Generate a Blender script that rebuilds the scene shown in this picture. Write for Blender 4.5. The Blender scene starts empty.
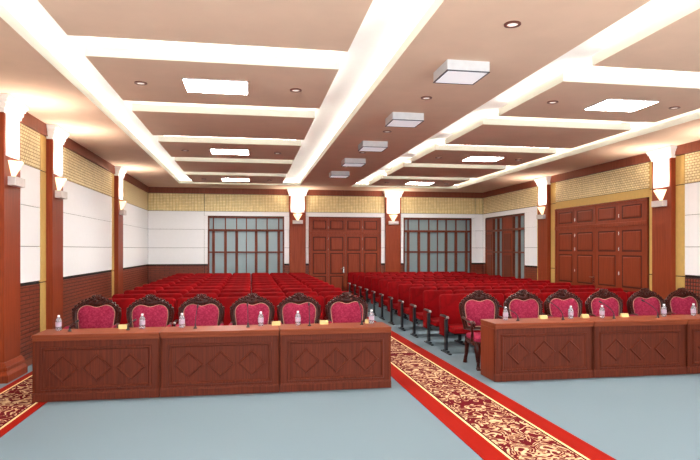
import bpy, math, random
from mathutils import Vector, Matrix
random.seed(7)
C = bpy.context.scene
COL = C.collection
R = math.radians

# ---------------------------------------------------------------- camera
cam_d = bpy.data.cameras.new('camera')
cam = bpy.data.objects.new('camera', cam_d); COL.objects.link(cam)
cam_d.sensor_width = 36.0
cam_d.lens = 580.0 / 700.0 * 36.0
cam_d.shift_y = 19.0 / 700.0
cam_d.clip_start = 0.05
cam.location = (0, 0, 1.75)
cam.rotation_euler = (R(90), 0, -math.atan(100.0 / 580.0))
C.camera = cam

# ---------------------------------------------------------------- world, exposure
w = bpy.data.worlds.new('hall_fill_light'); C.world = w
w.use_nodes = True
w.node_tree.nodes['Background'].inputs[0].default_value = (0.93, 0.97, 1.0, 1)
w.node_tree.nodes['Background'].inputs[1].default_value = 2.9  # even fill light, let in by leaving the near end of the hall open
C.view_settings.view_transform = 'Standard'
C.view_settings.look = 'None'
C.view_settings.gamma = 1.0
C.view_settings.exposure = 0.48
C.cycles.max_bounces = 10
C.cycles.diffuse_bounces = 7
C.cycles.glossy_bounces = 3
C.cycles.transmission_bounces = 6
C.cycles.sample_clamp_indirect = 6
LAMP_PANEL = 54.0      # emission of the square recessed lamps
DOWNLIGHT_W = 40.0
COVE = 18.0             # LED strips hidden above the dropped ceiling panels
SCONCE_W = 80.0

# ---------------------------------------------------------------- colours and materials
def lin(c):
    return tuple((v/255.0/12.92 if v/255.0 <= 0.04045 else ((v/255.0+0.055)/1.055)**2.4) for v in c)
def new_mat(name):
    m = bpy.data.materials.new(name); m.use_nodes = True
    return m, m.node_tree.nodes, m.node_tree.links, m.node_tree.nodes['Principled BSDF']
def plain(name, rgb, rough=0.6, metal=0.0, spec=0.4, trans=0.0, vary=0.05, scale=12.0, bump=0.0, sheen=0.0):
    m, n, l, b = new_mat(name)
    a = lin(rgb)
    b.inputs['Roughness'].default_value = rough
    b.inputs['Metallic'].default_value = metal
    b.inputs['Specular IOR Level'].default_value = spec
    b.inputs['Transmission Weight'].default_value = trans
    b.inputs['Sheen Weight'].default_value = sheen
    tc = n.new('ShaderNodeTexCoord'); nz = n.new('ShaderNodeTexNoise')
    nz.inputs['Scale'].default_value = scale; nz.inputs['Detail'].default_value = 4
    l.new(tc.outputs['Object'], nz.inputs['Vector'])
    cr = n.new('ShaderNodeValToRGB')
    cr.color_ramp.elements[0].position = 0.3; cr.color_ramp.elements[1].position = 0.7
    cr.color_ramp.elements[0].color = tuple(v*(1-vary) for v in a)+(1,)
    cr.color_ramp.elements[1].color = tuple(min(1, v*(1+vary)) for v in a)+(1,)
    l.new(nz.outputs['Fac'], cr.inputs['Fac']); l.new(cr.outputs['Color'], b.inputs['Base Color'])
    if bump:
        bp = n.new('ShaderNodeBump'); bp.inputs['Strength'].default_value = bump; bp.inputs['Distance'].default_value = 0.01
        l.new(nz.outputs['Fac'], bp.inputs['Height']); l.new(bp.outputs['Normal'], b.inputs['Normal'])
    return m
def wood(name, dark, light, axis='z', rough=0.4, fine=1.0, coat=0.0, spec=0.2):
    m, n, l, b = new_mat(name)
    tc = n.new('ShaderNodeTexCoord'); mp = n.new('ShaderNodeMapping')
    oi = n.new('ShaderNodeObjectInfo'); ad = n.new('ShaderNodeVectorMath'); ad.operation = 'ADD'
    ml = n.new('ShaderNodeMath'); ml.operation = 'MULTIPLY'; ml.inputs[1].default_value = 37.0
    l.new(oi.outputs['Random'], ml.inputs[0])
    l.new(tc.outputs['Object'], ad.inputs[0]); l.new(ml.outputs[0], ad.inputs[1])
    l.new(ad.outputs[0], mp.inputs['Vector'])
    s = [55*fine, 55*fine, 55*fine]; s['xyz'.index(axis)] = 1.6
    mp.inputs['Scale'].default_value = s
    nz = n.new('ShaderNodeTexNoise'); nz.inputs['Scale'].default_value = 1.0
    nz.inputs['Detail'].default_value = 6; nz.inputs['Roughness'].default_value = 0.65
    l.new(mp.outputs[0], nz.inputs['Vector'])
    cr = n.new('ShaderNodeValToRGB')
    cr.color_ramp.elements[0].position = 0.32; cr.color_ramp.elements[1].position = 0.68
    cr.color_ramp.elements[0].color = lin(dark)+(1,); cr.color_ramp.elements[1].color = lin(light)+(1,)
    l.new(nz.outputs['Fac'], cr.inputs['Fac']); l.new(cr.outputs['Color'], b.inputs['Base Color'])
    b.inputs['Roughness'].default_value = rough
    b.inputs['Specular IOR Level'].default_value = spec
    b.inputs['Coat Weight'].default_value = coat; b.inputs['Coat Roughness'].default_value = 0.15
    return m
def emit(name, rgb, strength):
    m, n, l, b = new_mat(name)
    b.inputs['Base Color'].default_value = (0.8, 0.8, 0.8, 1)
    b.inputs['Emission Color'].default_value = lin(rgb)+(1,)
    b.inputs['Emission Strength'].default_value = strength
    return m
def wall_pattern(name, field, mark, bw, bh, mortar, offset=0.5, smooth=0.1, bump=0.4, rough=0.5, strand=None):
    """brick-type pattern laid along any axis-aligned wall (coordinate = x+y, z)"""
    m, n, l, b = new_mat(name)
    g = n.new('ShaderNodeNewGeometry'); sp = n.new('ShaderNodeSeparateXYZ'); l.new(g.outputs['Position'], sp.inputs[0])
    ad = n.new('ShaderNodeMath'); ad.operation = 'ADD'; l.new(sp.outputs[0], ad.inputs[0]); l.new(sp.outputs[1], ad.inputs[1])
    cb = n.new('ShaderNodeCombineXYZ'); l.new(ad.outputs[0], cb.inputs[0]); l.new(sp.outputs[2], cb.inputs[1])
    br = n.new('ShaderNodeTexBrick'); l.new(cb.outputs[0], br.inputs['Vector'])
    br.offset = offset
    br.inputs['Scale'].default_value = 1.0
    br.inputs['Brick Width'].default_value = bw; br.inputs['Row Height'].default_value = bh
    br.inputs['Mortar Size'].default_value = mortar; br.inputs['Mortar Smooth'].default_value = smooth
    br.inputs['Bias'].default_value = 0.0
    a = lin(field); d = lin(mark)
    br.inputs['Color1'].default_value = tuple(v*0.93 for v in a)+(1,)
    br.inputs['Color2'].default_value = tuple(min(1, v*1.07) for v in a)+(1,)
    br.inputs['Mortar'].default_value = d+(1,)
    out = br.outputs['Color']
    if strand:
        nz = n.new('ShaderNodeTexNoise'); mp = n.new('ShaderNodeMapping'); mp.inputs['Scale'].default_value = strand
        l.new(cb.outputs[0], mp.inputs[0]); l.new(mp.outputs[0], nz.inputs['Vector']); nz.inputs['Scale'].default_value = 1
        nz.inputs['Detail'].default_value = 3
        mx = n.new('ShaderNodeMix'); mx.data_type = 'RGBA'; mx.blend_type = 'MULTIPLY'; mx.inputs['Factor'].default_value = 0.5
        cr = n.new('ShaderNodeValToRGB'); cr.color_ramp.elements[0].position = 0.35; cr.color_ramp.elements[1].position = 0.62
        cr.color_ramp.elements[0].color = (0.8, 0.77, 0.68, 1); cr.color_ramp.elements[1].color = (1.1, 1.1, 1.1, 1)
        l.new(nz.outputs['Fac'], cr.inputs[0]); l.new(out, mx.inputs[6]); l.new(cr.outputs[0], mx.inputs[7])
        out = mx.outputs[2]
    l.new(out, b.inputs['Base Color'])
    bp = n.new('ShaderNodeBump'); bp.inputs['Strength'].default_value = bump; bp.inputs['Distance'].default_value = 0.01; bp.invert = True
    l.new(br.outputs['Fac'], bp.inputs['Height']); l.new(bp.outputs['Normal'], b.inputs['Normal'])
    b.inputs['Roughness'].default_value = rough
    return m

M = {}
M['wood_col'] = wood('column_wood', (122, 48, 24), (148, 66, 38), 'z', 0.4)
M['wood_door'] = wood('door_wood', (116, 45, 23), (142, 62, 36), 'z', 0.42)
M['wood_groove_shade'] = wood('door_groove_shade', (60, 22, 14), (78, 30, 18), 'z', 0.5)  # darker door wood, the shade of the panel grooves put into its colour
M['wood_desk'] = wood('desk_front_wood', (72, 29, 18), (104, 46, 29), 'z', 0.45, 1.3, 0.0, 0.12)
M['wood_desk_x'] = wood('desk_top_wood', (108, 48, 27), (136, 68, 42), 'x', 0.45, 1.3, 0.0, 0.1)
M['wood_side'] = wood('desk_side_wood', (104, 43, 24), (128, 58, 35), 'z', 0.45, 1.3, 0.0, 0.12)
M['wood_cornice'] = wood('cornice_wood', (122, 64, 46), (148, 84, 62), 'z', 0.45)
M['wood_frame'] = wood('window_wood', (92, 42, 28), (118, 60, 42), 'z', 0.45)
M['carved'] = wood('carved_wood', (34, 9, 7), (72, 24, 16), 'z', 0.32, 0.6, 0.05)
M['white'] = plain('white_panel_paint', (249, 250, 252), 0.7, spec=0.2, vary=0.01)
M['ceil_white'] = plain('ceiling_white_paint', (250, 250, 248), 0.85, vary=0.01)
M['ceil_edge'] = plain('ceiling_edge_cream_paint', (224, 220, 206), 0.85, vary=0.01)
M['ceil_brown'] = plain('ceiling_terracotta_paint', (216, 186, 163), 0.9, spec=0.1, vary=0.03, scale=3)
M['capital'] = plain('capital_white_plaster', (248, 247, 244), 0.6, vary=0.01)
M['yellow'] = plain('ochre_strip_paint', (204, 168, 96), 0.6, vary=0.05)
M['black'] = plain('joint_black', (22, 18, 18), 0.8)
M['bamboo'] = wall_pattern('bamboo_weave', (246, 228, 174), (206, 176, 114), 0.10, 0.05, 0.007, 0.0, 0.3, 0.5, 0.6, (26, 2.5, 1))
M['bamboo_dash'] = wall_pattern('bamboo_weave_dashed', (248, 232, 184), (172, 136, 80), 0.085, 0.052, 0.0062, 0.5, 0.3, 0.6, 0.6, (22, 2.0, 1))
M['lattice'] = wall_pattern('carved_lattice_wood', (128, 56, 34), (70, 26, 18), 0.30, 0.062, 0.009, 0.5, 0.4, 0.9, 0.4, (8, 40, 1))
M['lattice_dots'] = wall_pattern('pierced_lattice_wood', (138, 62, 42), (58, 20, 14), 0.07, 0.07, 0.016, 0.0, 0.6, 0.8, 0.4)
M['steel'] = plain('satin_steel', (190, 188, 184), 0.25, 1.0)
M['dark_metal'] = plain('dark_stand_metal', (34, 40, 46), 0.45, 0.3)
M['cap_grey'] = plain('armrest_cap_grey', (176, 168, 166), 0.35)
M['black_plastic'] = plain('black_plastic', (22, 20, 22), 0.4)
M['lamp_case'] = plain('lamp_white_casing', (205, 206, 208), 0.5)
M['lamp_rim'] = plain('lamp_dark_rim', (84, 84, 92), 0.5)
M['lamp_panel'] = emit('lamp_panel_glow', (255, 253, 248), LAMP_PANEL)
M['lamp_box'] = emit('lamp_box_glow', (196, 200, 208), 0.45)
M['cove'] = emit('cove_led_glow', (255, 252, 246), COVE)
M['lamp_spot'] = emit('downlight_glow', (240, 225, 210), 0.6)
M['ring'] = plain('downlight_ring_bronze', (120, 78, 66), 0.35, 0.3)
M['sconce_box'] = plain('sconce_bracket_grey', (206, 198, 196), 0.45)
M['sconce_glass'] = emit('sconce_glass_glow', (255, 206, 146), 1.2)
M['cap_white'] = plain('bottle_cap_white', (232, 232, 236), 0.4)
M['bottle_label'] = plain('bottle_label', (176, 156, 174), 0.5)
M['card'] = plain('pale_yellow_card', (190, 166, 112), 0.6)

m, n, l, b = new_mat('bottle_clear_plastic')
b.inputs['Base Color'].default_value = lin((225, 228, 235))+(1,); b.inputs['Roughness'].default_value = 0.12
b.inputs['Transmission Weight'].default_value = 0.75; b.inputs['IOR'].default_value = 1.2
M['bottle'] = m
m, n, l, b = new_mat('grey_reflection_glass')
b.inputs['Base Color'].default_value = lin((138, 156, 160))+(1,); b.inputs['Roughness'].default_value = 0.2  # grey reflection in the panes is painted in as base colour
b.inputs['Transmission Weight'].default_value = 0.1; b.inputs['Specular IOR Level'].default_value = 0.5
M['glass'] = m

def fabric(name, c1, c2, scale, sheen, rough=0.85):
    m, n, l, b = new_mat(name)
    tc = n.new('ShaderNodeTexCoord'); nz = n.new('ShaderNodeTexNoise'); l.new(tc.outputs['Object'], nz.inputs['Vector'])
    nz.inputs['Scale'].default_value = scale; nz.inputs['Detail'].default_value = 5; nz.inputs['Distortion'].default_value = 0.6
    cr = n.new('ShaderNodeValToRGB'); cr.color_ramp.elements[0].position = 0.38; cr.color_ramp.elements[1].position = 0.62
    cr.color_ramp.elements[0].color = lin(c1)+(1,); cr.color_ramp.elements[1].color = lin(c2)+(1,)
    l.new(nz.outputs['Fac'], cr.inputs[0]); l.new(cr.outputs[0], b.inputs['Base Color'])
    b.inputs['Roughness'].default_value = rough; b.inputs['Specular IOR Level'].default_value = 0.12
    b.inputs['Sheen Weight'].default_value = sheen; b.inputs['Sheen Tint'].default_value = lin(c2)+(1,)
    return m
M['velvet'] = fabric('red_velvet', (108, 0, 3), (126, 0, 6), 7, 0.0)
M['crimson'] = fabric('crimson_damask', (120, 20, 46), (148, 44, 72), 42, 0.2)
M['piping'] = plain('pale_gimp_trim', (205, 150, 128), 0.6)
M['carpet_floor'] = plain('grey_blue_carpet', (112, 128, 138), 0.95, spec=0.1, vary=0.02, scale=160, bump=0.05)

def runner_mat(name, half, b0, b1):
    """ornamental runner: red border, cream line, maroon field with mirrored cream scrolls"""
    m, n, l, b = new_mat(name)
    tc = n.new('ShaderNodeTexCoord'); sp = n.new('ShaderNodeSeparateXYZ'); l.new(tc.outputs['Object'], sp.inputs[0])
    ab = n.new('ShaderNodeMath'); ab.operation = 'ABSOLUTE'; l.new(sp.outputs[0], ab.inputs[0])
    cb = n.new('ShaderNodeCombineXYZ'); l.new(ab.outputs[0], cb.inputs[0]); l.new(sp.outputs[1], cb.inputs[1])
    def noise(scale, det, dist):
        z = n.new('ShaderNodeTexNoise'); l.new(cb.outputs[0], z.inputs['Vector'])
        z.inputs['Scale'].default_value = scale; z.inputs['Detail'].default_value = det; z.inputs['Distortion'].default_value = dist
        return z.outputs['Fac']
    def math_(op, a, bb=None):
        k = n.new('ShaderNodeMath'); k.operation = op
        for i, v in enumerate((a, bb)):
            if v is None: continue
            if isinstance(v, (int, float)): k.inputs[i].default_value = v
            else: l.new(v, k.inputs[i])
        return k.outputs[0]
    # curling contour lines of a distorted noise plus leaf blobs
    n1 = noise(5.0, 1.0, 1.6)
    band = math_('SUBTRACT', math_('FRACT', math_('MULTIPLY', n1, 4.5)), 0.5)
    band = math_('ABSOLUTE', band)
    lines = math_('LESS_THAN', band, 0.15)
    vo = n.new('ShaderNodeTexVoronoi'); vo.inputs['Scale'].default_value = 8.0; l.new(cb.outputs[0], vo.inputs['Vector'])
    blobs = math_('LESS_THAN', vo.outputs['Distance'], 0.20)
    blobs = math_('MULTIPLY', blobs, math_('GREATER_THAN', noise(30, 1, 1.0), 0.42))
    pat = math_('MAXIMUM', lines, blobs)
    def mix(f, a, c):
        k = n.new('ShaderNodeMix'); k.data_type = 'RGBA'
        l.new(f, k.inputs[0])
        for i, v in ((6, a), (7, c)):
            if isinstance(v, tuple): k.inputs[i].default_value = lin(v)+(1,)
            else: l.new(v, k.inputs[i])
        return k.outputs[2]
    tone = mix(math_('GREATER_THAN', noise(22, 1, 0.5), 0.5), (212, 182, 146), (192, 152, 116))
    field = mix(pat, (92, 2, 16), tone)
    line = mix(math_('GREATER_THAN', ab.outputs[0], b0-0.018), field, (70, 10, 20))
    line = mix(math_('GREATER_THAN', ab.outputs[0], b0), line, (240, 206, 150))
    col = mix(math_('GREATER_THAN', ab.outputs[0], b1), line, (140, 18, 4))
    l.new(col, b.inputs['Base Color'])
    b.inputs['Roughness'].default_value = 0.95; b.inputs['Specular IOR Level'].default_value = 0.1
    return m

# ---------------------------------------------------------------- mesh builder
class MB:
    def __init__(s): s.v = []; s.f = []; s.mi = []
    def add(s, vs, fs, mi=0):
        o = len(s.v); s.v += [tuple(v) for v in vs]
        for f in fs: s.f.append([o+i for i in f]); s.mi.append(mi)
    def box(s, x0, x1, y0, y1, z0, z1, mi=0):
        x0, x1 = sorted((x0, x1)); y0, y1 = sorted((y0, y1)); z0, z1 = sorted((z0, z1))
        v = [(x0,y0,z0),(x1,y0,z0),(x1,y1,z0),(x0,y1,z0),(x0,y0,z1),(x1,y0,z1),(x1,y1,z1),(x0,y1,z1)]
        s.add(v, [(0,3,2,1),(4,5,6,7),(0,1,5,4),(1,2,6,5),(2,3,7,6),(3,0,4,7)], mi); return s
    def frustum(s, a, bt, mi=0):
        """a, bt: two lists of 4 points (bottom loop, top loop)"""
        s.add(list(a)+list(bt), [(3,2,1,0),(4,5,6,7),(0,1,5,4),(1,2,6,5),(2,3,7,6),(3,0,4,7)], mi); return s
    def loops(s, L, closed_loop=True, cap0=True, cap1=True, close_stack=False, mi=0):
        k = len(L[0]); vs = [p for lp in L for p in lp]; fs = []
        nL = len(L); rng = nL if close_stack else nL-1
        for i in range(rng):
            a = i*k; c = ((i+1) % nL)*k
            for j in range(k if closed_loop else k-1):
                j2 = (j+1) % k
                fs.append((a+j, a+j2, c+j2, c+j))
        if cap0 and not close_stack: fs.append(tuple(range(k-1, -1, -1)))
        if cap1 and not close_stack: fs.append(tuple((nL-1)*k+j for j in range(k)))
        s.add(vs, fs, mi); return s
    def tube(s, pts, r, n=8, mi=0):
        pts = [Vector(p) for p in pts]; rs = r if isinstance(r, (list, tuple)) else [r]*len(pts)
        L = []
        up = Vector((0.13, 0.21, 0.97))
        for i, p in enumerate(pts):
            t = (pts[min(i+1, len(pts)-1)]-pts[max(i-1, 0)]).normalized()
            a = t.cross(up)
            if a.length < 0.05: a = t.cross(Vector((1, 0, 0)))
            a.normalize(); b2 = t.cross(a).normalized()
            L.append([tuple(p+(a*math.cos(q*2*math.pi/n)+b2*math.sin(q*2*math.pi/n))*rs[i]) for q in range(n)])
        return s.loops(L, mi=mi)
    def lathe(s, prof, c=(0,0,0), n=14, mi=0):
        L = [[(c[0]+r*math.cos(q*2*math.pi/n), c[1]+r*math.sin(q*2*math.pi/n), c[2]+z) for q in range(n)] for r, z in prof]
        return s.loops(L, mi=mi)
    def ell(s, c, r, n=8, m_=5, rot=0.0, mi=0):
        """ellipsoid, rot = turn about y axis"""
        L = []
        for i in range(1, m_):
            th = math.pi*i/m_
            lp = []
            for q in range(n):
                ph = q*2*math.pi/n
                x, y, z = r[0]*math.sin(th)*math.cos(ph), r[1]*math.sin(th)*math.sin(ph), r[2]*math.cos(th)
                lp.append((c[0]+x*math.cos(rot)+z*math.sin(rot), c[1]+y, c[2]-x*math.sin(rot)+z*math.cos(rot)))
            L.append(lp)
        return s.loops(L, mi=mi)
    def build(s, name, mat, parent=None, bevel=0.0, seg=1, smooth=False, xf=None, subsurf=0):
        me = bpy.data.meshes.new(name)
        v = [xf(p) for p in s.v] if xf else s.v
        me.from_pydata(v, [], s.f)
        mats = mat if isinstance(mat, (list, tuple)) else [mat]
        for k in mats: me.materials.append(k)
        for p, i in zip(me.polygons, s.mi): p.material_index = i
        me.validate(); me.update()
        import bmesh
        bm = bmesh.new(); bm.from_mesh(me); bmesh.ops.recalc_face_normals(bm, faces=bm.faces); bm.to_mesh(me); bm.free()
        if smooth:
            for p in me.polygons: p.use_smooth = True
            try: me.set_sharp_from_angle(angle=R(40))
            except Exception: pass
        o = bpy.data.objects.new(name, me); COL.objects.link(o)
        if parent: o.parent = parent
        if bevel:
            bv = o.modifiers.new('bevel', 'BEVEL'); bv.width = bevel; bv.segments = seg; bv.limit_method = 'ANGLE'; bv.angle_limit = R(35)
        if subsurf:
            ss = o.modifiers.new('subdivision', 'SUBSURF'); ss.levels = subsurf; ss.render_levels = subsurf
        return o
def bx(name, mat, parent, *d, bevel=0.0, seg=1): return MB().box(*d).build(name, mat, parent, bevel, seg)

def tag(o, label=None, cat=None, group=None, kind=None):
    if label: o['label'] = label
    if cat: o['category'] = cat
    if group: o['group'] = group
    if kind: o['kind'] = kind
    return o
def thing(name, label, cat, loc=(0,0,0), rz=0.0, group=None, kind=None):
    o = bpy.data.objects.new(name, None); COL.objects.link(o)
    o.empty_display_size = 0.1
    o.location = loc; o.rotation_euler = (0, 0, rz)
    return tag(o, label, cat, group, kind)
def struct(name, label=None, loc=(0,0,0)):
    o = bpy.data.objects.new(name, None); COL.objects.link(o); o.location = loc; o['kind'] = 'structure'
    if label: o['label'] = label; o['category'] = name.split('_')[0]
    return o
KIDS = {}
def kids(o):
    return [c for c in COL.objects if c.parent == o]
def copy_tree(o, loc=None, rz=None, label=None, group=None, tree=None, parent=None):
    c = o.copy(); COL.objects.link(c); c.parent = parent
    if loc is not None: c.location = loc
    if rz is not None: c.rotation_euler = (0, 0, rz)
    if label: c['label'] = label
    if group: c['group'] = group
    for ch, sub in tree: copy_tree(ch, tree=sub, parent=c)
    return c
def tree_of(o): return [(ch, tree_of(ch)) for ch in kids(o)]
ORD = ['first','second','third','fourth','fifth','sixth','seventh','eighth','ninth','tenth','eleventh','twelfth']

# ---------------------------------------------------------------- room dimensions
XL, XR, YB, YN = -3.27, 8.24, 19.70, 2.5
ZT, ZP, ZW = 3.77, 3.88, 4.00
Z_BAM, Z_COR, Z_J1, Z_J2, Z_WAIN = 3.00, 3.58, 2.40, 1.79, 1.22
G = 0.009

# floor
fl = MB().box(XL-0.25, XR+0.25, 2.5, YB+0.3, -0.12, 0).build('floor', M['carpet_floor']); tag(fl, 'pale grey blue carpeted hall floor', 'floor', kind='structure')

fl = MB().box(XL-0.25, XR+0.25, -2.5, 2.5, -0.12, 0).build('floor', M['ceil_white']); tag(fl, 'unseen pale floor added to bounce light, in front of the hall', 'floor', kind='structure')  # out of view, added to bounce light up to the ceiling
# ceiling: white slab with dropped terracotta panels
ce = struct('ceiling', 'white coffered ceiling with dropped terracotta panels')
bx('ceiling_slab', M['ceil_white'], ce, XL-0.25, XR+0.25, -2.5, YB+0.3, ZW, ZW+0.15)
def dropped(name, x0, x1, y0, y1, strip=(1,1,1,1)):
    mb = MB()
    mb.add([(x0,y0,ZT),(x1,y0,ZT),(x1,y1,ZT),(x0,y1,ZT),(x0,y0,ZP),(x1,y0,ZP),(x1,y1,ZP),(x0,y1,ZP)],
           [(0,1,5,4),(1,2,6,5),(2,3,7,6),(3,0,4,7)], 1)
    mb.add([(x0,y0,ZP),(x1,y0,ZP),(x1,y1,ZP),(x0,y1,ZP)], [(0,1,2,3)], 1)
    mb.add([(x0,y0,ZT),(x1,y0,ZT),(x1,y1,ZT),(x0,y1,ZT)], [(0,3,2,1)], 0)
    o = mb.build(name, [M['ceil_brown'], M['ceil_edge']], ce)
    # hanging core with an LED strip round it, above the panel edge
    c = 0.10
    a0, a1, b0, b1 = x0+c, x1-c, y0+c, y1-c
    MB().box(a0+.008, a1-.008, b0+.008, b1-.008, ZP-.005, ZW+.002).build('panel_core', M['ceil_edge'], o)
    st = MB()
    if strip[0]: st.box(a0, a0+.008, b0, b1, ZP+.001, ZP+.021)
    if strip[1]: st.box(a1-.008, a1, b0, b1, ZP+.001, ZP+.021)
    if strip[2]: st.box(a0, a1, b0, b0+.008, ZP+.001, ZP+.021)
    if strip[3]: st.box(a0, a1, b1-.008, b1, ZP+.001, ZP+.021)
    st.build('cove_light_strip', M['cove'], o)
    return o
dropped('side_strip', XL-0.05, -2.14, -2.5, 18.5, (0,1,0,0))
dropped('middle_strip', 1.555, 3.21, -2.5, 18.5, (1,1,0,0))
dropped('side_strip', 6.85, XR+0.05, -2.5, 18.5, (1,0,0,0))
dropped('end_strip', XL-0.05, XR+0.05, 18.5, YB+0.05, (0,0,1,0))
PX = [(-1.70, 0.985), (3.72, 6.37)]
PY = [(6.45+2.445*k, 6.45+2.445*k+1.85) for k in range(-3, 5)]
for (a, b2) in PX:
    for (c, d) in PY: dropped('ceiling_panel', a, b2, c, d)

# wall sheets -------------------------------------------------------------
def sheet(side, wallobj, name, mat, a0, a1, z0, z1, proud=0.0, gap=G, depth=0.03, bevel=0.0):
    a0 += gap; a1 -= gap; z0 += gap; z1 -= gap
    if side == 'left': d = (XL-depth, XL+proud, a0, a1, z0, z1)
    elif side == 'right': d = (XR-proud, XR+depth, a0, a1, z0, z1)
    else: d = (a0, a1, YB-proud, YB+depth, z0, z1)
    return bx(name, mat, wallobj, *d, bevel=bevel)
wl = struct('wall_left', 'left wall of white panels over carved wood wainscot')
wr = struct('wall_right', 'right wall of white panels with ochre strips')
wb = struct('wall_back', 'back wall of white panels with two windows and a door')
bx('wall_core', M['black'], wl, XL-0.25, XL-0.02, YN, YB+0.02, 0, ZW)
# right core is built round window 3, back core round windows 1 and 2
W1 = (-1.375, 1.14); W2 = (5.30, 7.81); W3 = (16.5, 19.5); ZWB, ZWT = 0.10, 2.83
D1 = (1.97, 4.49); D2 = (10.93, 14.67)
mb = MB(); mb.box(XR+0.02, XR+0.25, YN, W3[0], 0, ZW); mb.box(XR+0.02, XR+0.25, W3[1], YB+0.02, 0, ZW)
mb.box(XR+0.02, XR+0.25, W3[0], W3[1], 0, ZWB); mb.box(XR+0.02, XR+0.25, W3[0], W3[1], ZWT, ZW); mb.build('wall_core', M['black'], wr)
mb = MB()
for a, c in ((XL-0.25, W1[0]), (W1[1], W2[0]), (W2[1], XR+0.25)): mb.box(a, c, YB+0.02, YB+0.25, 0, ZW)
for a, c in (W1, W2): mb.box(a, c, YB+0.02, YB+0.25, 0, ZWB); mb.box(a, c, YB+0.02, YB+0.25, ZWT, ZW)
mb.build('wall_core', M['black'], wb)

def bay(side, w_, a0, a1, openings=(), bam='bamboo', lat='lattice', wl_=True):
    """frieze, cornice, white panels and wainscot of one bay; openings = [(a, b)] up to ZWT"""
    sheet(side, w_, 'cornice', M['wood_cornice'], a0, a1, Z_COR, ZT, 0.03, 0.002)
    sheet(side, w_, 'bamboo_frieze', M[bam], a0, a1, Z_BAM, Z_COR)
    xs = [a0]
    for o0, o1 in openings:
        sheet(side, w_, 'white_panel', M['white'], max(a0, xs[-1]), a1 if o1 >= a1 else a1, ZWT+0.02, Z_BAM, 0, 0.004)
        xs += [o0, o1]
    xs.append(a1)
    for i in range(0, len(xs), 2):
        p, q = xs[i], xs[i+1]
        if q-p < 0.03: continue
        top = ZWT+0.02 if openings else Z_BAM
        sheet(side, w_, 'white_panel', M['white'], p, q, Z_WAIN+0.03, Z_J2, 0, 0.004)
        sheet(side, w_, 'white_panel', M['white'], p, q, Z_J2, Z_J1, 0, 0.004)
        if openings:
            MBo = sheet(side, w_, 'white_panel', M['white'], p, q, Z_J1, top, 0, 0.0)
        else:
            sheet(side, w_, 'white_panel', M['white'], p, q, Z_J1, top, 0, 0.004)
        sheet(side, w_, 'wainscot', M[lat], p, q, 0.10, Z_WAIN-0.01)
        sheet(side, w_, 'skirting', M['wood_cornice'], p, q, 0.0, 0.10, 0.012, 0.002)
def yellow(side, w_, a0, a1, z0=0.0):
    sheet(side, w_, 'ochre_strip', M['yellow'], a0, a1, Z_BAM, Z_COR)
    sheet(side, w_, 'cornice', M['wood_cornice'], a0, a1, Z_COR, ZT, 0.03, 0.002)
    sheet(side, w_, 'ochre_strip', M['yellow'], a0, a1, Z_WAIN, Z_BAM)
    sheet(side, w_, 'ochre_strip', M['yellow'], a0, a1, 0.0, Z_WAIN)
CW = 0.55
CL = [8.26, 10.15, 14.95]     # near edges of the wall columns
# left wall
bay('left', wl, YN, 8.0, bam='bamboo_dash'); yellow('left', wl, 8.0, CL[0])
bay('left', wl, CL[0]+CW, 9.87, bam='bamboo_dash'); yellow('left', wl, 9.87, CL[1])
bay('left', wl, CL[1]+CW, 14.70, bam='bamboo_dash'); yellow('left', wl, 14.70, CL[2])
bay('left', wl, CL[2]+CW, YB, bam='bamboo_dash')
# right wall
bay('right', wr, YN, 8.0, bam='bamboo_dash', lat='lattice_dots'); yellow('right', wr, 8.0, CL[0])
bay('right', wr, CL[0]+CW, 9.90, bam='bamboo_dash', lat='lattice_dots'); yellow('right', wr, 9.90, CL[1])
yellow('right', wr, CL[1]+CW, D2[0]-0.02)
sheet('right', wr, 'cornice', M['wood_cornice'], D2[0]-0.02, D2[1]+0.02, Z_COR, ZT, 0.03, 0.002)
sheet('right', wr, 'bamboo_frieze', M['bamboo_dash'], D2[0]-0.02, D2[1]+0.02, Z_BAM+0.03, Z_COR)
sheet('right', wr, 'ochre_strip', M['yellow'], D2[0]-0.02, D2[1]+0.02, 2.84, Z_BAM+0.03, 0, 0.002)
yellow('right', wr, D2[1]+0.02, CL[2])
yellow('right', wr, CL[2]+CW, 15.72)
bay('right', wr, 15.72, YB, [W3], bam='bamboo_dash')
# back wall
bay('back', wb, XL, -1.49)
bay('back', wb, -1.49, 1.31, [W1])
bay('back', wb, 1.86, 4.63, [D1])
bay('back', wb, 5.18, 7.95, [W2])
bay('back', wb, 7.95, XR)
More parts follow.
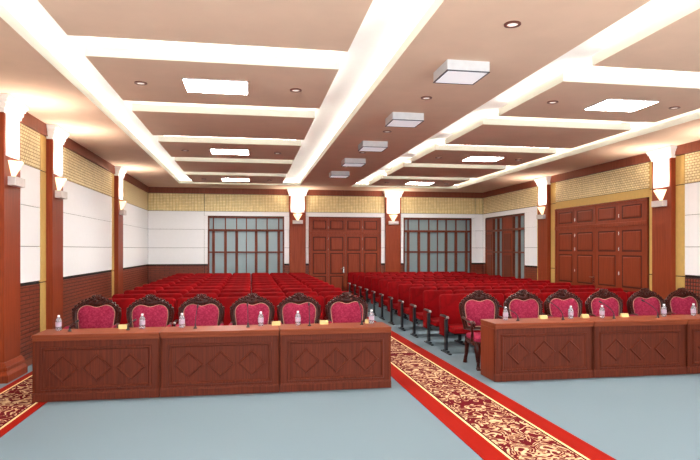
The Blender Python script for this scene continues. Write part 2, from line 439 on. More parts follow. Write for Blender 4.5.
# wood behind columns on the back wall
# ---------------------------------------------------------------- windows
def window(name, label, side, a0, a1, solid=()):
    root = struct(name, label)
    a_w = a1-a0
    def P(a, c, z0, z1, d0, d1):      # d = depth into the wall
        if side == 'back': return (a, c, YB+d0, YB+d1, z0, z1)
        return (XR+d0, XR+d1, a, c, z0, z1)
    fr = MB(); ft = 0.05
    fr.box(*P(a0, a0+ft, ZWB, ZWT, 0.0, 0.13)); fr.box(*P(a1-ft, a1, ZWB, ZWT, 0.0, 0.13))
    fr.box(*P(a0, a1, ZWT-ft, ZWT, 0.0, 0.13)); fr.box(*P(a0, a1, ZWB, ZWB+ft, 0.0, 0.13))
    fr.box(*P(a0, a1, 2.34, 2.41, 0.0, 0.13)); fr.build('window_frame', M['wood_frame'], root, 0.004)
    if not solid:
        fs = (.072, .227, .372, .500, .628, .773, .928)
        mu = MB()
        for i, f in enumerate(fs):
            hw = 0.045 if i != 3 else 0.012
            mu.box(*P(a0+f*a_w-hw, a0+f*a_w+hw, ZWB, 2.36, 0.03, 0.11))
            mu.box(*P(a0+f*a_w-0.018, a0+f*a_w+0.018, 2.36, ZWT, 0.03, 0.11))
        mu.build('mullions', M['wood_frame'], root, 0.003)
        MB().box(*P(a0, a1, 1.62, 1.67, 0.02, 0.11)).build('middle_rail', M['wood_frame'], root, 0.003)
        MB().box(*P(a0+.01, a1-.01, ZWB+.01, 2.36, 0.085, 0.095)).build('glass', M['glass'], root)
        MB().box(*P(a0+.01, a1-.01, 2.36, ZWT-.01, 0.085, 0.095)).build('transom_glass', M['glass'], root)
    else:
        for (c, d) in solid:
            s_ = MB().box(*P(c, d, ZWB+.02, 2.36, 0.02, 0.08)).build('wood_shutter', M['wood_door'], root, 0.005)
            m2 = MB()
            for z0, z1 in ((0.3, 1.55), (1.72, 2.26)): m2.box(*P(c+.1, d-.1, z0, z1, 0.005, 0.03))
            m2.build('shutter_moulding', M['wood_frame'], s_, 0.008)
            MB().box(*P(c, d, 2.40, ZWT-.03, 0.02, 0.08)).build('transom_shutter', M['wood_door'], root, 0.005)
        mu = MB()
        for y in (16.52, 16.95, 17.34, 18.12, 18.50, 18.87):
            mu.box(*P(y-.03, y+.03, ZWB, ZWT, 0.01, 0.11))
        mu.build('mullions', M['wood_frame'], root, 0.003)
        MB().box(*P(a0, a1, 1.62, 1.67, 0.01, 0.11)).build('middle_rail', M['wood_frame'], root, 0.003)
        MB().box(*P(16.55, 17.34, ZWB+.01, ZWT-.01, 0.085, 0.095)).build('glass', M['glass'], root)
        MB().box(*P(18.12, 18.87, ZWB+.01, ZWT-.01, 0.085, 0.095)).build('glass', M['glass'], root)
    # reveal behind the glass
    return root
window('window_1', 'wide wooden framed window left of the back door', 'back', *W1)
window('window_2', 'wide wooden framed window right of the back door', 'back', *W2)
window('window_3', 'dark wood window with shutters on the right wall', 'right', W3[0], W3[1], ((17.36, 18.10), (18.88, 19.46)))

# ---------------------------------------------------------------- doors
def door(name, label, loc, rz, width):
    """built facing -y in local space, x from 0 to width, wall plane at y=0"""
    root = struct(name, label, loc); root.rotation_euler = (0, 0, rz)
    fr = MB(); ft = 0.07
    fr.box(0, ft, -0.03, 0.02, 0, ZWT); fr.box(width-ft, width, -0.03, 0.02, 0, ZWT); fr.box(0, width, -0.035, 0.02, ZWT-0.05, ZWT)
    fr.box(0, width, -0.035, 0.02, 2.26, 2.35); fr.box(width/2-0.035, width/2+0.035, -0.03, 0.02, 2.35, ZWT)
    fr.build('door_frame', M['wood_door'], root, 0.006)
    lw = (width-2*ft)/4
    def panel(mb, x0, x1, z0, z1):
        y = -0.012
        t = 0.022
        # raised field over a flat dark band painted as groove shade
        mb.frustum([(x0,y,z0),(x1,y,z0),(x1,y,z1),(x0,y,z1)], [(x0+t,y-0.014,z0+t),(x1-t,y-0.014,z0+t),(x1-t,y-0.014,z1-t),(x0+t,y-0.014,z1-t)])
    for i in range(4):
        x0 = ft+i*lw+0.004; x1 = x0+lw-0.008
        lf = MB().box(x0, x1, -0.012, 0.015, 0.01, 2.26).build('door_leaf', M['wood_door'], root)
        cx0, cx1 = x0+0.16*lw, x1-0.16*lw
        for z0, z1 in ((0.16, 0.80), (0.92, 1.58), (1.72, 2.14)):
            r = MB(); r.box(cx0-0.03, cx1+0.03, -0.0135, -0.010, z0-0.03, z1+0.03); r.build('panel_groove_shade', M['wood_groove_shade'], lf)
            p_ = MB(); panel(p_, cx0, cx1, z0, z1); p_.build('raised_panel', M['wood_door'], lf)
        tl = MB().box(x0, x1, -0.012, 0.015, 2.35, ZWT-0.05).build('transom_leaf', M['wood_door'], root)
        r = MB(); r.box(cx0-0.03, cx1+0.03, -0.0135, -0.010, 2.42, 2.72); r.build('panel_groove_shade', M['wood_groove_shade'], tl)
        p_ = MB(); panel(p_, cx0, cx1, 2.44, 2.70); p_.build('raised_panel', M['wood_door'], tl)
        if i in (1, 3):
            hg = MB()
            for z in (0.35, 1.2, 1.75, 2.10, 2.5): hg.lathe([(0.009, -0.04), (0.009, 0.04)], (x0, -0.016, z), 8)
            hg.build('hinges', M['steel'], root, smooth=True)
        if i == 1:
            h = MB(); h.lathe([(0.0, 0), (0.0, 0)], (0, 0, 0), 3) if False else None
            h.box(x1-0.075, x1-0.035, -0.02, -0.010, 0.93, 1.13)
            h.tube([(x1-0.055, -0.012, 1.07), (x1-0.055, -0.055, 1.07), (x1-0.065, -0.062, 1.07), (x1-0.17, -0.058, 1.07)], 0.011, 8)
            h.build('door_handle', M['steel'], root, smooth=True)
    return root
door('door_1', 'tall panelled wooden door in the back wall', (D1[0], YB-0.005, 0), 0, D1[1]-D1[0])
door('door_2', 'wide four leaf panelled door on the right wall', (XR-0.005, D2[1], 0), R(-90), D2[1]-D2[0])

# ---------------------------------------------------------------- columns and sconces
def column(label, loc, rz, base=True):
    """faces +x in local space; wall plane at x=0, width along y from -CW/2 to CW/2"""
    t = thing('column', label, 'column', loc, rz, 'wooden wall columns with white capitals')
    h = CW/2; p = 0.095
    MB().box(-0.03, p, -h, h, 0, 3.60).build('shaft', M['wood_col'], t, 0.005)
    MB().box(p-0.01, p+0.006, -h+0.045, h-0.045, 2.985, 3.60).build('white_face', M['capital'], t)
    cp = MB()
    for z0, z1, e in ((3.545, 3.60, 0.02), (3.60, 3.665, 0.04), (3.665, 3.71, 0.065), (3.71, 3.768, 0.088)):
        cp.frustum([(-0.0, -h-e+.012, z0), (p+e-.012, -h-e+.012, z0), (p+e-.012, h+e-.012, z0), (-0.0, h+e-.012, z0)],
                   [(-0.0, -h-e, z1), (p+e, -h-e, z1), (p+e, h+e, z1), (-0.0, h+e, z1)])
    cp.build('capital', M['capital'], t, 0.006, 2)
    bs = MB()
    for z0, z1, e, e2 in ((0, 0.10, 0.07, 0.07), (0.10, 0.15, 0.07, 0.04), (0.15, 0.20, 0.045, 0.045), (0.20, 0.26, 0.04, 0.012)):
        bs.frustum([(-0.0, -h-e, z0), (p+e, -h-e, z0), (p+e, h+e, z0), (-0.0, h+e, z0)],
                   [(-0.0, -h-e2, z1), (p+e2, -h-e2, z1), (p+e2, h+e2, z1), (-0.0, h+e2, z1)])
    bs.build('base', M['wood_col'], t, 0.004)
    return t
def sconce(label, loc, rz):
    """faces +x, back at x=0, local z=0 at bottom of bracket"""
    t = thing('wall_sconce', label, 'wall lamp', loc, rz, 'wall sconces on the columns')
    MB().box(0, 0.10, -0.17, 0.17, 0.0, 0.12).build('bracket', M['sconce_box'], t, 0.006, 2)
    n = 12; L = []
    for r_, z in ((0.030, 0.12), (0.06, 0.17), (0.105, 0.24), (0.155, 0.33)):
        L.append([(r_*math.sin(math.pi*q/n)*0.85, -r_*math.cos(math.pi*q/n), z) for q in range(n+1)])
    # half cone shell with thickness
    Li = [[(x*0.9, y*0.93, z+0.006) for (x, y, z) in lp] for lp in L]
    mb = MB(); mb.loops(L, closed_loop=False, cap0=False, cap1=False); mb.loops(Li, closed_loop=False, cap0=False, cap1=False)
    k = n+1
    mb.add(L[-1]+Li[-1], [(i, i+1, k+i+1, k+i) for i in range(n)])
    mb.build('glass_shade', M['sconce_glass'], t, smooth=True)
    ld = bpy.data.lights.new('sconce_bulb', 'SPOT'); ld.spot_size = R(155); ld.spot_blend = 1.0; ld.energy = SCONCE_W; ld.color = (1.0, 0.90, 0.78)
    ld.shadow_soft_size = 0.06
    lo = bpy.data.objects.new('sconce_bulb', ld); COL.objects.link(lo); lo.parent = t
    lo.location = (0.13, 0, 0.335); lo.rotation_euler = (R(180), 0, 0)
    return t
for i, y in enumerate(CL):
    wh = ['nearest the stage', 'second from the stage', 'nearest the back corner'][i]
    column('tall wooden column on the left wall, '+wh, (XL, y+CW/2, 0), 0)
    sconce('glowing sconce on the left wall column '+wh, (XL+0.095, y+CW/2, 2.60), 0)
    column('tall wooden column on the right wall, '+['nearest the stage', 'on the near side of the wide door', 'between the wide door and the window'][i], (XR, y+CW/2, 0), R(180))
    sconce('glowing sconce on the right wall column '+['nearest the stage', 'on the near side of the wide door', 'between the wide door and the window'][i], (XR-0.095, y+CW/2, 2.60), R(180))
for i, x in enumerate((1.585, 4.905)):
    wh = ['left of the back door', 'right of the back door'][i]
    column('wooden column on the back wall, '+wh, (x, YB, 0), R(-90))
    sconce('glowing sconce on the back wall column '+wh, (x, YB-0.095, 2.60), R(-90))

# ---------------------------------------------------------------- ceiling lamps
def light_panel(label, x, y):
    t = thing('light_panel', label, 'ceiling lamp', (x, y, ZT), 0, 'square lamps set in the terracotta ceiling panels')
    MB().box(-0.375, 0.375, -0.28, 0.28, -0.012, 0.03).build('lamp_diffuser', M['lamp_panel'], t)
    fr = MB()
    for a in ((-0.385,-0.375,-0.29,0.29),(0.375,0.385,-0.29,0.29),(-0.385,0.385,-0.29,-0.28),(-0.385,0.385,0.28,0.29)):
        fr.box(a[0], a[1], a[2], a[3], -0.014, 0.03)
    fr.build('lamp_frame', M['lamp_case'], t)
for s, (a, b2) in enumerate(PX):
    for k in (1, 3, 5, 7):
        y = (PY[k][0]+PY[k][1])/2
        light_panel('flat white square ceiling lamp, %s row of panels, %s panel from the stage' % (('left', 'right')[s], ORD[k]), (a+b2)/2+(-0.05 if s == 0 else 0.08), y)
for i, y in enumerate((1.3, 3.75, 6.15, 8.55, 10.85, 12.95, 15.1)):
    lab = 'shallow square box lamp under the middle ceiling strip, ' + ['closest to the stage edge', 'second from the stage edge', 'largest and nearest', 'second nearest in view', 'third nearest in view', 'fourth nearest in view', 'farthest, by the back wall'][i]
    t = thing('box_lamp', lab, 'ceiling lamp', (2.31, y, ZT), 0, 'box lamps along the middle ceiling strip')
    mb = MB(); mb.box(-0.24, 0.24, -0.24, 0.24, -0.11, 0.02); mb.build('casing', M['lamp_case'], t, 0.006)
    mb = MB()
    for a in ((-0.242,-0.226,-0.242,0.242),(0.226,0.242,-0.242,0.242),(-0.242,0.242,-0.242,-0.226),(-0.242,0.242,0.226,0.242)):
        mb.box(a[0], a[1], a[2], a[3], -0.118, -0.108)
    mb.build('rim', M['lamp_rim'], t)
    MB().box(-0.226, 0.226, -0.226, 0.226, -0.114, -0.10).build('diffuser', M['lamp_box'], t)
def downlight(label, x, y):
    t = thing('downlight', label, 'downlight', (x, y, ZT), 0, 'small round downlights in the ceiling')
    n = 20; L = []
    for r_, z in ((0.075, 0.0), (0.075, -0.012), (0.05, -0.014), (0.048, -0.002)):
        L.append([(r_*math.cos(q*2*math.pi/n), r_*math.sin(q*2*math.pi/n), z) for q in range(n)])
    mb = MB(); mb.loops(L, cap0=False, cap1=False); mb.build('ring', M['ring'], t, smooth=True)
    MB().lathe([(0.048, -0.001), (0.048, -0.006)], (0, 0, 0), n).build('bulb_face', M['lamp_spot'], t)
    ld = bpy.data.lights.new('downlight_bulb', 'SPOT'); ld.energy = DOWNLIGHT_W; ld.color = (1.0, 0.95, 0.88)
    ld.spot_size = R(130); ld.spot_blend = 1.0; ld.shadow_soft_size = 0.05
    lo = bpy.data.objects.new('downlight_bulb', ld); COL.objects.link(lo); lo.parent = t; lo.location = (0, 0, -0.03)
for i, y in enumerate((2.3, 4.88, 7.45, 9.7, 11.9, 14.0)):
    downlight('small round downlight in the middle ceiling strip, %s from the stage' % ORD[i], 2.32, y)
for s, (a, b2) in enumerate(PX):
    for k in (1, 3, 5, 7):
        for q, o_ in enumerate((-0.95, 0.93)):
            downlight('small round downlight %s of the square lamp, %s ceiling row, %s panel' % (('left', 'right')[q], ('left', 'right')[s], ORD[k]),
                      (a+b2)/2+o_, (PY[k][0]+PY[k][1])/2)

# ---------------------------------------------------------------- carpet runners
def runner(label, x0, x1, y0, y1, b0, b1, mname):
    hw = (x1-x0)/2; hl = (y1-y0)/2
    o = MB().box(-hw, hw, -hl, hl, 0, 0.006).build('carpet_runner', runner_mat(mname, hw, b0, b1))
    o.location = ((x0+x1)/2, (y0+y1)/2, 0)
    tag(o, label, 'carpet')
runner('red bordered patterned runner down the central aisle', 1.91, 2.99, 2.6, 19.6, 0.30, 0.325, 'aisle_runner_weave')
runner('red bordered patterned runner along the left wall', -3.07, -2.28, 2.6, 9.0, 0.275, 0.30, 'side_runner_weave')

# ---------------------------------------------------------------- auditorium seats
PITCH = 0.6
def rounded_rect(hw, z0, z1, r, n=5, rb=0.02):
    pts = []
    for cx, cz, a0, rr in ((hw-r, z1-r, 0, r), (-hw+r, z1-r, 90, r)):
        for i in range(n+1):
            a = R(a0+90*i/n); pts.append((cx+rr*math.cos(a), cz+rr*math.sin(a)))
    for cx, cz, a0, rr in ((-hw+rb, z0+rb, 180, rb), (hw-rb, z0+rb, 270, rb)):
        for i in range(3):
            a = R(a0+45*i); pts.append((cx+rr*math.cos(a), cz+rr*math.sin(a)))
    return pts
def slab(mb, pts, y0, y1, rnd):
    """outline in x,z padded between y0 (front) and y1 with a rounded front and back"""
    cx = sum(p[0] for p in pts)/len(pts); cz = sum(p[1] for p in pts)/len(pts)
    def sc(k): return [(cx+(p[0]-cx)*(1-k/0.28), cz+(p[1]-cz)*(1-k/0.28)) for p in pts]
    L = []
    for k, y in ((rnd, y0), (rnd*0.4, y0+rnd*0.35), (0, y0+rnd), (0, y1-rnd*0.6), (rnd*0.6, y1)):
        L.append([(x, y, z) for x, z in sc(k)])
    mb.loops(L)
def stand(parent, x):
    s_ = MB().box(x-0.022, x+0.022, -0.04, 0.04, 0.01, 0.57)
    s_.box(x-0.024, x+0.024, -0.22, 0.22, 0, 0.022); s_.box(x-0.023, x+0.023, -0.12, 0.10, 0.02, 0.05)
    s_ = s_.build('stand', M['dark_metal'], parent, 0.005)
    MB().box(x-0.022, x+0.022, 0.045, 0.30, 0.27, 0.60).build('side_panel', M['velvet'], parent, 0.01, 2)
    a = MB(); a.tube([(x, 0.26, 0.605), (x, 0.10, 0.61), (x, -0.04, 0.605), (x, -0.10, 0.59)], [0.022, 0.024, 0.024, 0.018], 8)
    a = a.build('armrest', M['black_plastic'], parent, smooth=True)
    MB().ell((x, -0.075, 0.603), (0.024, 0.04, 0.026), 8, 6).build('armrest_cap', M['cap_grey'], a, smooth=True)
def make_seat(label, last):
    t = thing('auditorium_seat', label, 'seat', (0, 0, 0), 0)
    def tilt(p):
        a = R(7); y, z = p[1], p[2]-0.42
        return (p[0]-0.012, 0.22+(y*math.cos(a)+z*math.sin(a)), 0.42+(z*math.cos(a)-y*math.sin(a)))
    mb = MB(); slab(mb, rounded_rect(0.292, 0.40, 0.975, 0.06), -0.02, 0.085, 0.035)
    mb.build('backrest', M['velvet'], t, smooth=True, xf=tilt)
    mb = MB(); slab(mb, rounded_rect(0.27, 0.30, 0.92, 0.05), 0.084, 0.105, 0.01)
    mb.build('back_shell', M['dark_metal'], t, smooth=True, xf=tilt)
    mb = MB(); L = []
    for z, k in ((0.365, 0.012), (0.375, 0), (0.43, 0), (0.452, 0.012), (0.462, 0.04)):
        L.append([(x*(1-k/0.25), -0.02+y*(1-k/0.25), z+(0.0 if y > -0.15 else -0.012)) for x, y in
                  [(0.255,-0.19),(0.235,-0.24),(0.12,-0.262),(0,-0.268),(-0.12,-0.262),(-0.235,-0.24),(-0.255,-0.19),(-0.262,0.2),(-0.2,0.23),(0.2,0.23),(0.262,0.2)]])
    mb.loops(L); mb.build('seat_cushion', M['velvet'], t, smooth=True)
    MB().box(-0.24, 0.24, -0.24, 0.2, 0.335, 0.366).build('seat_pan', M['dark_metal'], t, 0.01)
    stand(t, -PITCH/2+0.004)
    if last: stand(t, PITCH/2-0.004)
    return t
seatA = make_seat('', False); seatB = make_seat('', True)
trA, trB = tree_of(seatA), tree_of(seatB)
usedA = usedB = False
NROW, NS = 11, 7
CNT = ['nearest', 'second', 'third', 'fourth', 'fifth', 'sixth', 'farthest']
for blk, x0, pitch in (('left', -2.355, 0.6), ('right', 3.25, 0.6)):
    for r_ in range(NROW):
        for k in range(NS):
            x = x0+(k+0.5)*pitch; y = 9.35+0.96*r_
            kk = (NS-1-k) if blk == 'left' else k
            row = ORD[r_]+' row' if r_ < NROW-1 else 'last row'
            lab = 'red velvet auditorium seat, %s block, %s, %s seat from the central aisle' % (blk, row, CNT[kk])
            grp = 'red auditorium seats in the %s block' % blk
            if k == NS-1:
                if not usedB: o = seatB; usedB = True; o.location = (x, y, 0); o['label'] = lab; o['group'] = grp
                else: copy_tree(seatB, (x, y, 0), 0, lab, grp, trB)
            else:
                if not usedA: o = seatA; usedA = True; o.location = (x, y, 0); o['label'] = lab; o['group'] = grp
                else: copy_tree(seatA, (x, y, 0), 0, lab, grp, trA)

# ---------------------------------------------------------------- carved armchairs
OUT = [(0,1.115),(0.03,1.108),(0.062,1.080),(0.10,1.052),(0.145,1.038),(0.19,1.018),(0.235,0.985),(0.28,0.945),(0.315,0.90),(0.322,0.84),(0.31,0.76),(0.288,0.66),(0.270,0.58),(0.262,0.52),(0.15,0.50),(0,0.495)]
INN = [(0,0.940),(0.035,0.946),(0.075,0.960),(0.115,0.970),(0.150,0.968),(0.185,0.955),(0.215,0.932),(0.237,0.90),(0.246,0.86),(0.245,0.81),(0.237,0.74),(0.225,0.66),(0.212,0.60),(0.205,0.57),(0.12,0.558),(0,0.555)]
def full(h):
    return h + [(-x, z) for x, z in reversed(h[1:-1])]
def back_xf(p):
    a = R(8); y, z = p[1], p[2]-0.48
    return (p[0], 0.27+(y*math.cos(a)+z*math.sin(a)), 0.48+(z*math.cos(a)-y*math.sin(a)))
def make_armchair():
    t = thing('carved_armchair', '', 'armchair', (0, 0, 0), 0)
    fo, fi = full(OUT), full(INN)
    def lerp(k): return [(a[0]*(1-k)+b_[0]*k, a[1]*(1-k)+b_[1]*k) for a, b_ in zip(fo, fi)]
    L = []
    for k, y in ((0, 0.03), (0, -0.01), (0.18, -0.032), (0.42, -0.022), (0.6, -0.034), (0.85, -0.03), (1.0, -0.012), (1.0, 0.03)):
        L.append([(x, y, z) for x, z in lerp(k)])
    mb = MB(); mb.loops(L, cap0=False, cap1=False, close_stack=True)
    frame = mb.build('back_frame', M['carved'], t, smooth=True, xf=back_xf)
    # carving: crest shell, scrolls and leaf beads along the shoulders
    cv = MB()
    for i in range(-3, 4):
        a = i*0.42
        cv.ell((math.sin(a)*0.045, -0.042, 1.030+math.cos(a)*0.055), (0.013, 0.018, 0.038), 8, 5, a)
    cv.ell((0, -0.048, 1.02), (0.028, 0.022, 0.024), 8, 5)
    for sg in (-1, 1):
        sp = []
        for i in range(15):
            a = i*0.5; rr = 0.032*(1-i/17.0)
            sp.append((sg*(0.103+rr*math.cos(a)), -0.038, 1.008+rr*math.sin(a)))
        cv.tube(sp, [0.012-0.0004*i for i in range(15)], 6)
        sp = []
        for i in range(13):
            a = i*0.5; rr = 0.026*(1-i/15.0)
            sp.append((sg*(0.272-rr*math.cos(a)), -0.036, 0.915+rr*math.sin(a)))
        cv.tube(sp, [0.011-0.0004*i for i in range(13)], 6)
        for i, (x, z) in enumerate([(0.155,1.003),(0.185,0.988),(0.215,0.968),(0.243,0.94),(0.292,0.90),(0.301,0.865),(0.297,0.83),(0.29,0.79),(0.282,0.75),(0.275,0.71),(0.266,0.67)]):
            cv.ell((sg*x, -0.036, z), (0.011, 0.014, 0.021), 6, 5, sg*(1.1-0.1*i if i < 4 else 0.25))
        for i, (x, z) in enumerate([(0.055,1.094),(0.098,1.062),(0.145,1.044),(0.19,1.026),(0.235,0.994),(0.275,0.958),(0.308,0.915)]):
            cv.ell((sg*x, -0.012, z), (0.022, 0.022, 0.013), 6, 5, sg*(0.5+0.08*i))
    cv.build('crest_carving', M['carved'], frame, smooth=True, xf=back_xf)
    # padded panel
    mb = MB(); L = []
    cz = 0.77
    for k, y in ((1.0, 0.0), (0.975, -0.018), (0.9, -0.032), (0.7, -0.042), (0.4, -0.047), (0.12, -0.049)):
        L.append([(x*k, y, cz+(z-cz)*k) for x, z in fi])
    mb.loops(L, cap0=False)
    L = [[(x*k, y, cz+(z-cz)*k) for x, z in fi] for k, y in ((1.0, 0.0), (1.0, 0.028), (0.5, 0.035))]
    mb.loops(L, cap0=False)
    mb.build('back_upholstery', M['crimson'], t, smooth=True, xf=back_xf)
    mb = MB(); lp = [(x*0.985, -0.026, cz+(z-cz)*0.985) for x, z in fi]
    # beaded trim: one closed cord with swellings round the edge of the panel
    P = [Vector(p) for p in lp]+[Vector(lp[0])]; pts = []
    for a, b_ in zip(P[:-1], P[1:]):
        k = max(1, int((b_-a).length/0.010))
        for i in range(k): pts.append(tuple(a.lerp(b_, i/k)))
    pts.append(pts[0])
    mb.tube(pts, [0.005 if i % 2 else 0.0025 for i in range(len(pts))], 5)
    mb.build('nail_trim', M['piping'], t, smooth=True, xf=back_xf)
    # seat
    out = [(0.29,-0.27),(0.26,-0.30),(0.13,-0.315),(0,-0.325),(-0.13,-0.315),(-0.26,-0.30),(-0.29,-0.27),(-0.27,0.05),(-0.25,0.25),(0.25,0.25),(0.27,0.05)]
    mb = MB(); mb.loops([[(x*k, y*k, z) for x, y in out] for z, k in ((0.40,0.97),(0.42,0.98),(0.455,0.97),(0.475,0.9),(0.488,0.7),(0.493,0.3))])
    mb.build('seat_cushion', M['crimson'], t, smooth=True)
    mb = MB(); mb.loops([[(x*k, y*k, z+(0.0 if abs(x) > 0.2 or y > 0 else dz)) for x, y in out] for z, k, dz in ((0.335,0.96,-0.03),(0.35,1.0,-0.03),(0.39,1.02,0),(0.41,1.0,0))])
    for i in range(-2, 3): mb.ell((i*0.05, -0.318, 0.355+0.008*abs(i)), (0.02, 0.014, 0.02), 8, 5)
    mb.build('apron', M['carved'], t, smooth=True)
    # legs
    for sg in (-1, 1):
        mb = MB()
        mb.tube([(sg*0.255,-0.265,0.39),(sg*0.268,-0.285,0.31),(sg*0.262,-0.282,0.22),(sg*0.25,-0.27,0.12),(sg*0.255,-0.282,0.05),(sg*0.262,-0.30,0.02)],
                [0.048,0.050,0.040,0.030,0.027,0.032], 8)
        for q in (-1, 0, 1): mb.ell((sg*0.262+q*0.018, -0.315, 0.018), (0.012, 0.028, 0.018), 6, 5)
        mb.build('leg', M['carved'], t, smooth=True)
        mb = MB(); mb.tube([(sg*0.225,0.235,0.42),(sg*0.225,0.25,0.30),(sg*0.23,0.27,0.15),(sg*0.235,0.305,0.05),(sg*0.235,0.31,0.008)], [0.036,0.034,0.028,0.027,0.034], 8)
        mb.build('leg', M['carved'], t, smooth=True)
        mb = MB()
        mb.tube([(sg*0.285,0.28,0.70),(sg*0.29,0.15,0.695),(sg*0.294,0.02,0.68),(sg*0.298,-0.12,0.672),(sg*0.298,-0.20,0.675),(sg*0.298,-0.235,0.655),(sg*0.298,-0.225,0.625),(sg*0.298,-0.20,0.63)],
                [0.022,0.022,0.024,0.026,0.03,0.026,0.02,0.014], 8)
        mb.tube([(sg*0.297,-0.12,0.67),(sg*0.295,-0.15,0.60),(sg*0.288,-0.135,0.53),(sg*0.285,-0.12,0.46),(sg*0.28,-0.14,0.38)], [0.022,0.024,0.02,0.024,0.03], 8)
        ar = mb.build('armrest', M['carved'], t, smooth=True)
        MB().ell((sg*0.294, 0.0, 0.70), (0.028, 0.12, 0.018), 8, 6).build('arm_pad', M['crimson'], ar, smooth=True)
    return t
arm = make_armchair(); trC = tree_of(arm)
spots = []
Ychair = 8.20
left_x = [-2.095, -1.385, -0.68, 0.03, 0.71, 1.42]
right_x = [3.50, 4.235, 4.91, 5.63, 6.37, 7.05]
for i, x in enumerate(left_x):
    spots.append((x, 'carved armchair behind the left row of desks, '+['at the far left end', 'second from the left end', 'third from the left end', 'third from the central aisle', 'second from the central aisle', 'nearest the central aisle'][i], 'armchairs behind the left desks'))
for i, x in enumerate(right_x):
    spots.append((x, 'carved armchair ' + ['at the aisle with seat and legs showing, left of the right desks', 'behind the right desks, next to the exposed aisle chair', 'behind the right desks, third from the central aisle', 'behind the right desks, fourth from the central aisle', 'behind the right desks, fifth from the central aisle', 'behind the right desks, farthest from the central aisle'][i], 'armchairs behind the right desks'))
for i, (x, lab, grp) in enumerate(spots):
    rz = R(random.uniform(-1, 1))
    if i == 0: arm.location = (x, Ychair, 0.006); arm.rotation_euler = (0, 0, rz); arm['label'] = lab; arm['group'] = grp
    else: copy_tree(arm, (x, Ychair, 0), rz, lab, grp, trC)

# ---------------------------------------------------------------- desks
DZ, DW, DD = 0.772, 1.4, 0.49
def make_desk(width):
    t = thing('conference_desk', '', 'desk', (0, 0, 0), 0)
    g = 0.004
    MB().box(g, width-g, 0.02, 0.045, 0.02, 0.70).build('front_panel', M['wood_desk'], t)
    for a in (g, width-g-0.03): MB().box(a, a+0.03, 0.02, DD-0.01, 0.006, 0.70).build('side_panel', M['wood_side'], t, 0.002)
    tp = MB(); tp.box(g, width-g, -0.012, DD, DZ-0.035, DZ); tp.box(g+.002, width-g-.002, 0.0, DD-0.01, DZ-0.075, DZ-0.03)
    tp.build('desktop', M['wood_desk_x'], t, 0.006, 2)
    pl = MB(); pl.box(g, width-g, 0.004, 0.03, 0.006, 0.085)
    pl.frustum([(g,0.004,0.085),(width-g,0.004,0.085),(width-g,0.03,0.085),(g,0.03,0.085)], [(g,0.017,0.105),(width-g,0.017,0.105),(width-g,0.03,0.105),(g,0.03,0.105)])
    pl.build('plinth', M['wood_desk'], t)
    x0, x1, z0, z1, q, d = 0.095, width-0.095, 0.135, 0.625, 0.04, 0.016
    ring = []
    for (ix, yy) in ((0, 0.02), (0.006, 0.02-d), (q-0.014, 0.02-d), (q, 0.02)):
        ring.append([(x0+ix, yy, z0+ix), (x1-ix, yy, z0+ix), (x1-ix, yy, z1-ix), (x0+ix, yy, z1-ix)])
    mb = MB(); mb.loops(ring, cap0=False, cap1=False); mb.build('panel_moulding', M['wood_desk'], t)
    for i in range(3):
        cx = width/2+(i-1)*0.37; cz = 0.375; hx, hz = 0.168, 0.158
        def dm(k, y): return [(cx+hx*k, y, cz), (cx, y, cz+hz*k), (cx-hx*k, y, cz), (cx, y, cz-hz*k)]
        mb = MB(); mb.loops([dm(1, 0.020), dm(0.93, 0.004), dm(0.86, 0.004), dm(0.78, 0.013)], cap0=False)
        mb.build('diamond_moulding', M['wood_desk'], t)
    return t
desk = make_desk(1.4); trD = tree_of(desk)
names = ['leftmost of the left row, beside the left wall runner', 'middle one of the left row', 'right end of the left row, beside the aisle carpet']
for i in range(3):
    lab = 'reddish wood desk with three diamonds, '+names[i]
    loc = (-2.445+1.4*i, 7.10, 0)
    if i == 0: desk.location = loc; desk['label'] = lab; desk['group'] = 'desks of the left row'
    else: copy_tree(desk, loc, 0, lab, 'desks of the left row', trD)
names = ['left end of the right row, beside the aisle armchair', 'second in the right row from the aisle', 'last of the right row, cut by photo edge']
for i in range(3):
    d2 = make_desk(1.425) if i == 0 else None
    lab = 'reddish wood desk with three diamonds, '+names[i]
    if d2: d2.location = (3.16, 7.17, 0); d2['label'] = lab; d2['group'] = 'desks of the right row'; desk2 = d2; trD2 = tree_of(d2)
    else: copy_tree(desk2, (3.16+1.425*i, 7.17, 0), 0, lab, 'desks of the right row', trD2)

# ---------------------------------------------------------------- things on the desks
SN, CS = math.sin(math.atan(100/580)), math.cos(math.atan(100/580))
def x_at(u, y):                      # hall x of a picture column at depth y, used to measure the layout
    du = u-250.0; return du*CS*y/(580.0/CS-SN*du)
def make_bottle():
    t = thing('water_bottle', '', 'bottle', (0, 0, 0), 0)
    MB().lathe([(0.029, 0.0), (0.035, 0.006), (0.035, 0.02), (0.032, 0.03), (0.035, 0.04), (0.035, 0.115), (0.029, 0.135), (0.014, 0.155), (0.012, 0.162)], n=14).build('bottle_body', M['bottle'], t, smooth=True)
    MB().lathe([(0.0358, 0.048), (0.0358, 0.10)], n=14).build('bottle_label', M['bottle_label'], t, smooth=True)
    MB().lathe([(0.0145, 0.160), (0.015, 0.178), (0.012, 0.182)], n=12).build('bottle_cap', M['cap_white'], t, smooth=True)
    return t
bot = make_bottle(); trE = tree_of(bot)
bl = [(58.7, 'L', 'far left end, in front of bare wall'), (142.2, 'L', 'before the second chair'), (181.9, 'L', 'left of the third chair'), (260.8, 'L', 'before the fourth chair'), (297.9, 'L', 'before the fifth chair'), (371.5, 'L', 'right end near the aisle'),
      (505.6, 'R', 'left end near the aisle'), (570.8, 'R', 'before the third chair, beside its microphone'), (602.0, 'R', 'before the fourth chair'), (664.0, 'R', 'between the fifth and sixth chairs'), (693.5, 'R', 'at the right photo edge')]
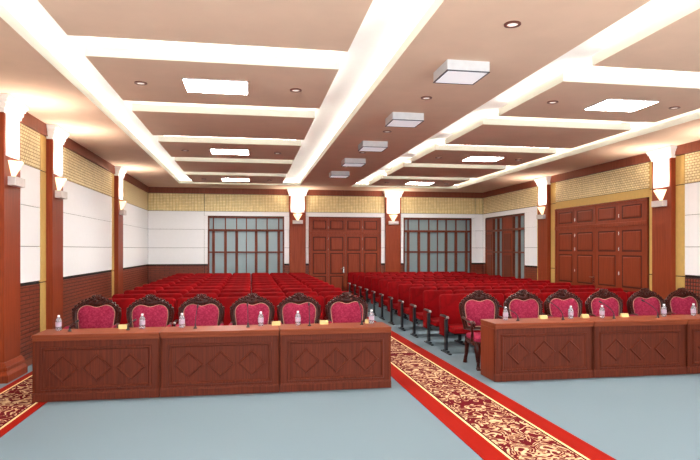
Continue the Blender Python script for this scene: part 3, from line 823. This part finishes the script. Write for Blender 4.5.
for i, (u, s, wh) in enumerate(bl):
    y = 7.46 if s == 'L' else 7.50
    lab = 'small clear water bottle on the %s desks, %s' % (('left' if s == 'L' else 'right'), wh)
    grp = 'water bottles on the desks'; loc = (x_at(u, y), y, DZ)
    if i == 0: bot.location = loc; bot['label'] = lab; bot['group'] = grp
    else: copy_tree(bot, loc, random.uniform(0, 6), lab, grp, trE)

def make_mic(lean, h, label, loc):
    t = thing('gooseneck_microphone', label, 'microphone', loc, 0, 'gooseneck microphones on the desks')
    MB().lathe([(0.024, 0), (0.024, 0.008), (0.014, 0.016), (0.010, 0.03), (0.009, 0.055)], n=12).build('microphone_base', M['black_plastic'], t, smooth=True)
    pts = [(lean*(k/8.0)**1.6, 0.06*(k/8.0)**1.5, 0.05+h*(k/8.0)**(0.85)) for k in range(9)]
    MB().tube(pts, 0.005, 6).build('neck', M['black_plastic'], t, smooth=True)
    e = Vector(pts[-1]); d = (Vector(pts[-1])-Vector(pts[-2])).normalized()
    MB().tube([e-d*0.005, e+d*0.012, e+d*0.035, e+d*0.045], [0.007, 0.012, 0.012, 0.006], 8).build('microphone_head', M['black_plastic'], t, smooth=True)
for u, h, lean, lab in ((69.6, 0.05, 0.05, 'short black desk microphone at the far left end of the left desks'), (128, 0.05, 0.05, 'short black desk microphone between first and second left chairs'),
                        (195.3, 0.20, 0.02, 'black gooseneck microphone before the third left chair'), (248, 0.21, -0.005, 'black gooseneck microphone before the fourth left chair'),
                        (309.5, 0.20, 0.0, 'black gooseneck microphone before the fifth left chair'), (361.8, 0.21, -0.02, 'black gooseneck microphone before the sixth left chair, nearest the aisle'),
                        (517.9, 0.14, -0.21, 'left leaning black microphone at the aisle end of the right desks'), (563, 0.19, -0.16, 'left leaning black microphone before the third right chair'),
                        (614, 0.17, -0.15, 'left leaning black microphone before the fourth right chair'), (657.7, 0.18, -0.17, 'left leaning black microphone before the fifth right chair')):
    y = 7.36 if u < 450 else 7.40
    make_mic(lean, h, lab, (x_at(u, y), y, DZ))
for u, s, lab in ((123.3, 'L', 'left desks between first and second chairs'), (276.2, 'L', 'left desks between fourth and fifth chairs'),
                  (324.0, 'L', 'left desks between fifth and sixth chairs'), (366.8, 'L', 'left desks at the aisle end'),
                  (543.2, 'R', 'right desks between second and third chairs'), (584.8, 'R', 'right desks between third and fourth chairs'), (624.2, 'R', 'right desks between fourth and fifth chairs')):
    y = 7.50 if s == 'L' else 7.57
    hw = 0.055 if u != 366.8 else 0.022
    mb = MB(); L = [[(x, -0.035, 0), (x, 0.035, 0), (x, 0.008, 0.050), (x, -0.008, 0.050)] for x in (-hw, hw)]
    mb.loops(L); o = mb.build('name_card', M['card']); o.location = (x_at(u, y), y, DZ); o.rotation_euler = (0, 0, R(random.uniform(-8, 8)))
    tag(o, 'pale yellow folded card on the '+lab, 'card', 'pale yellow cards on the desks')
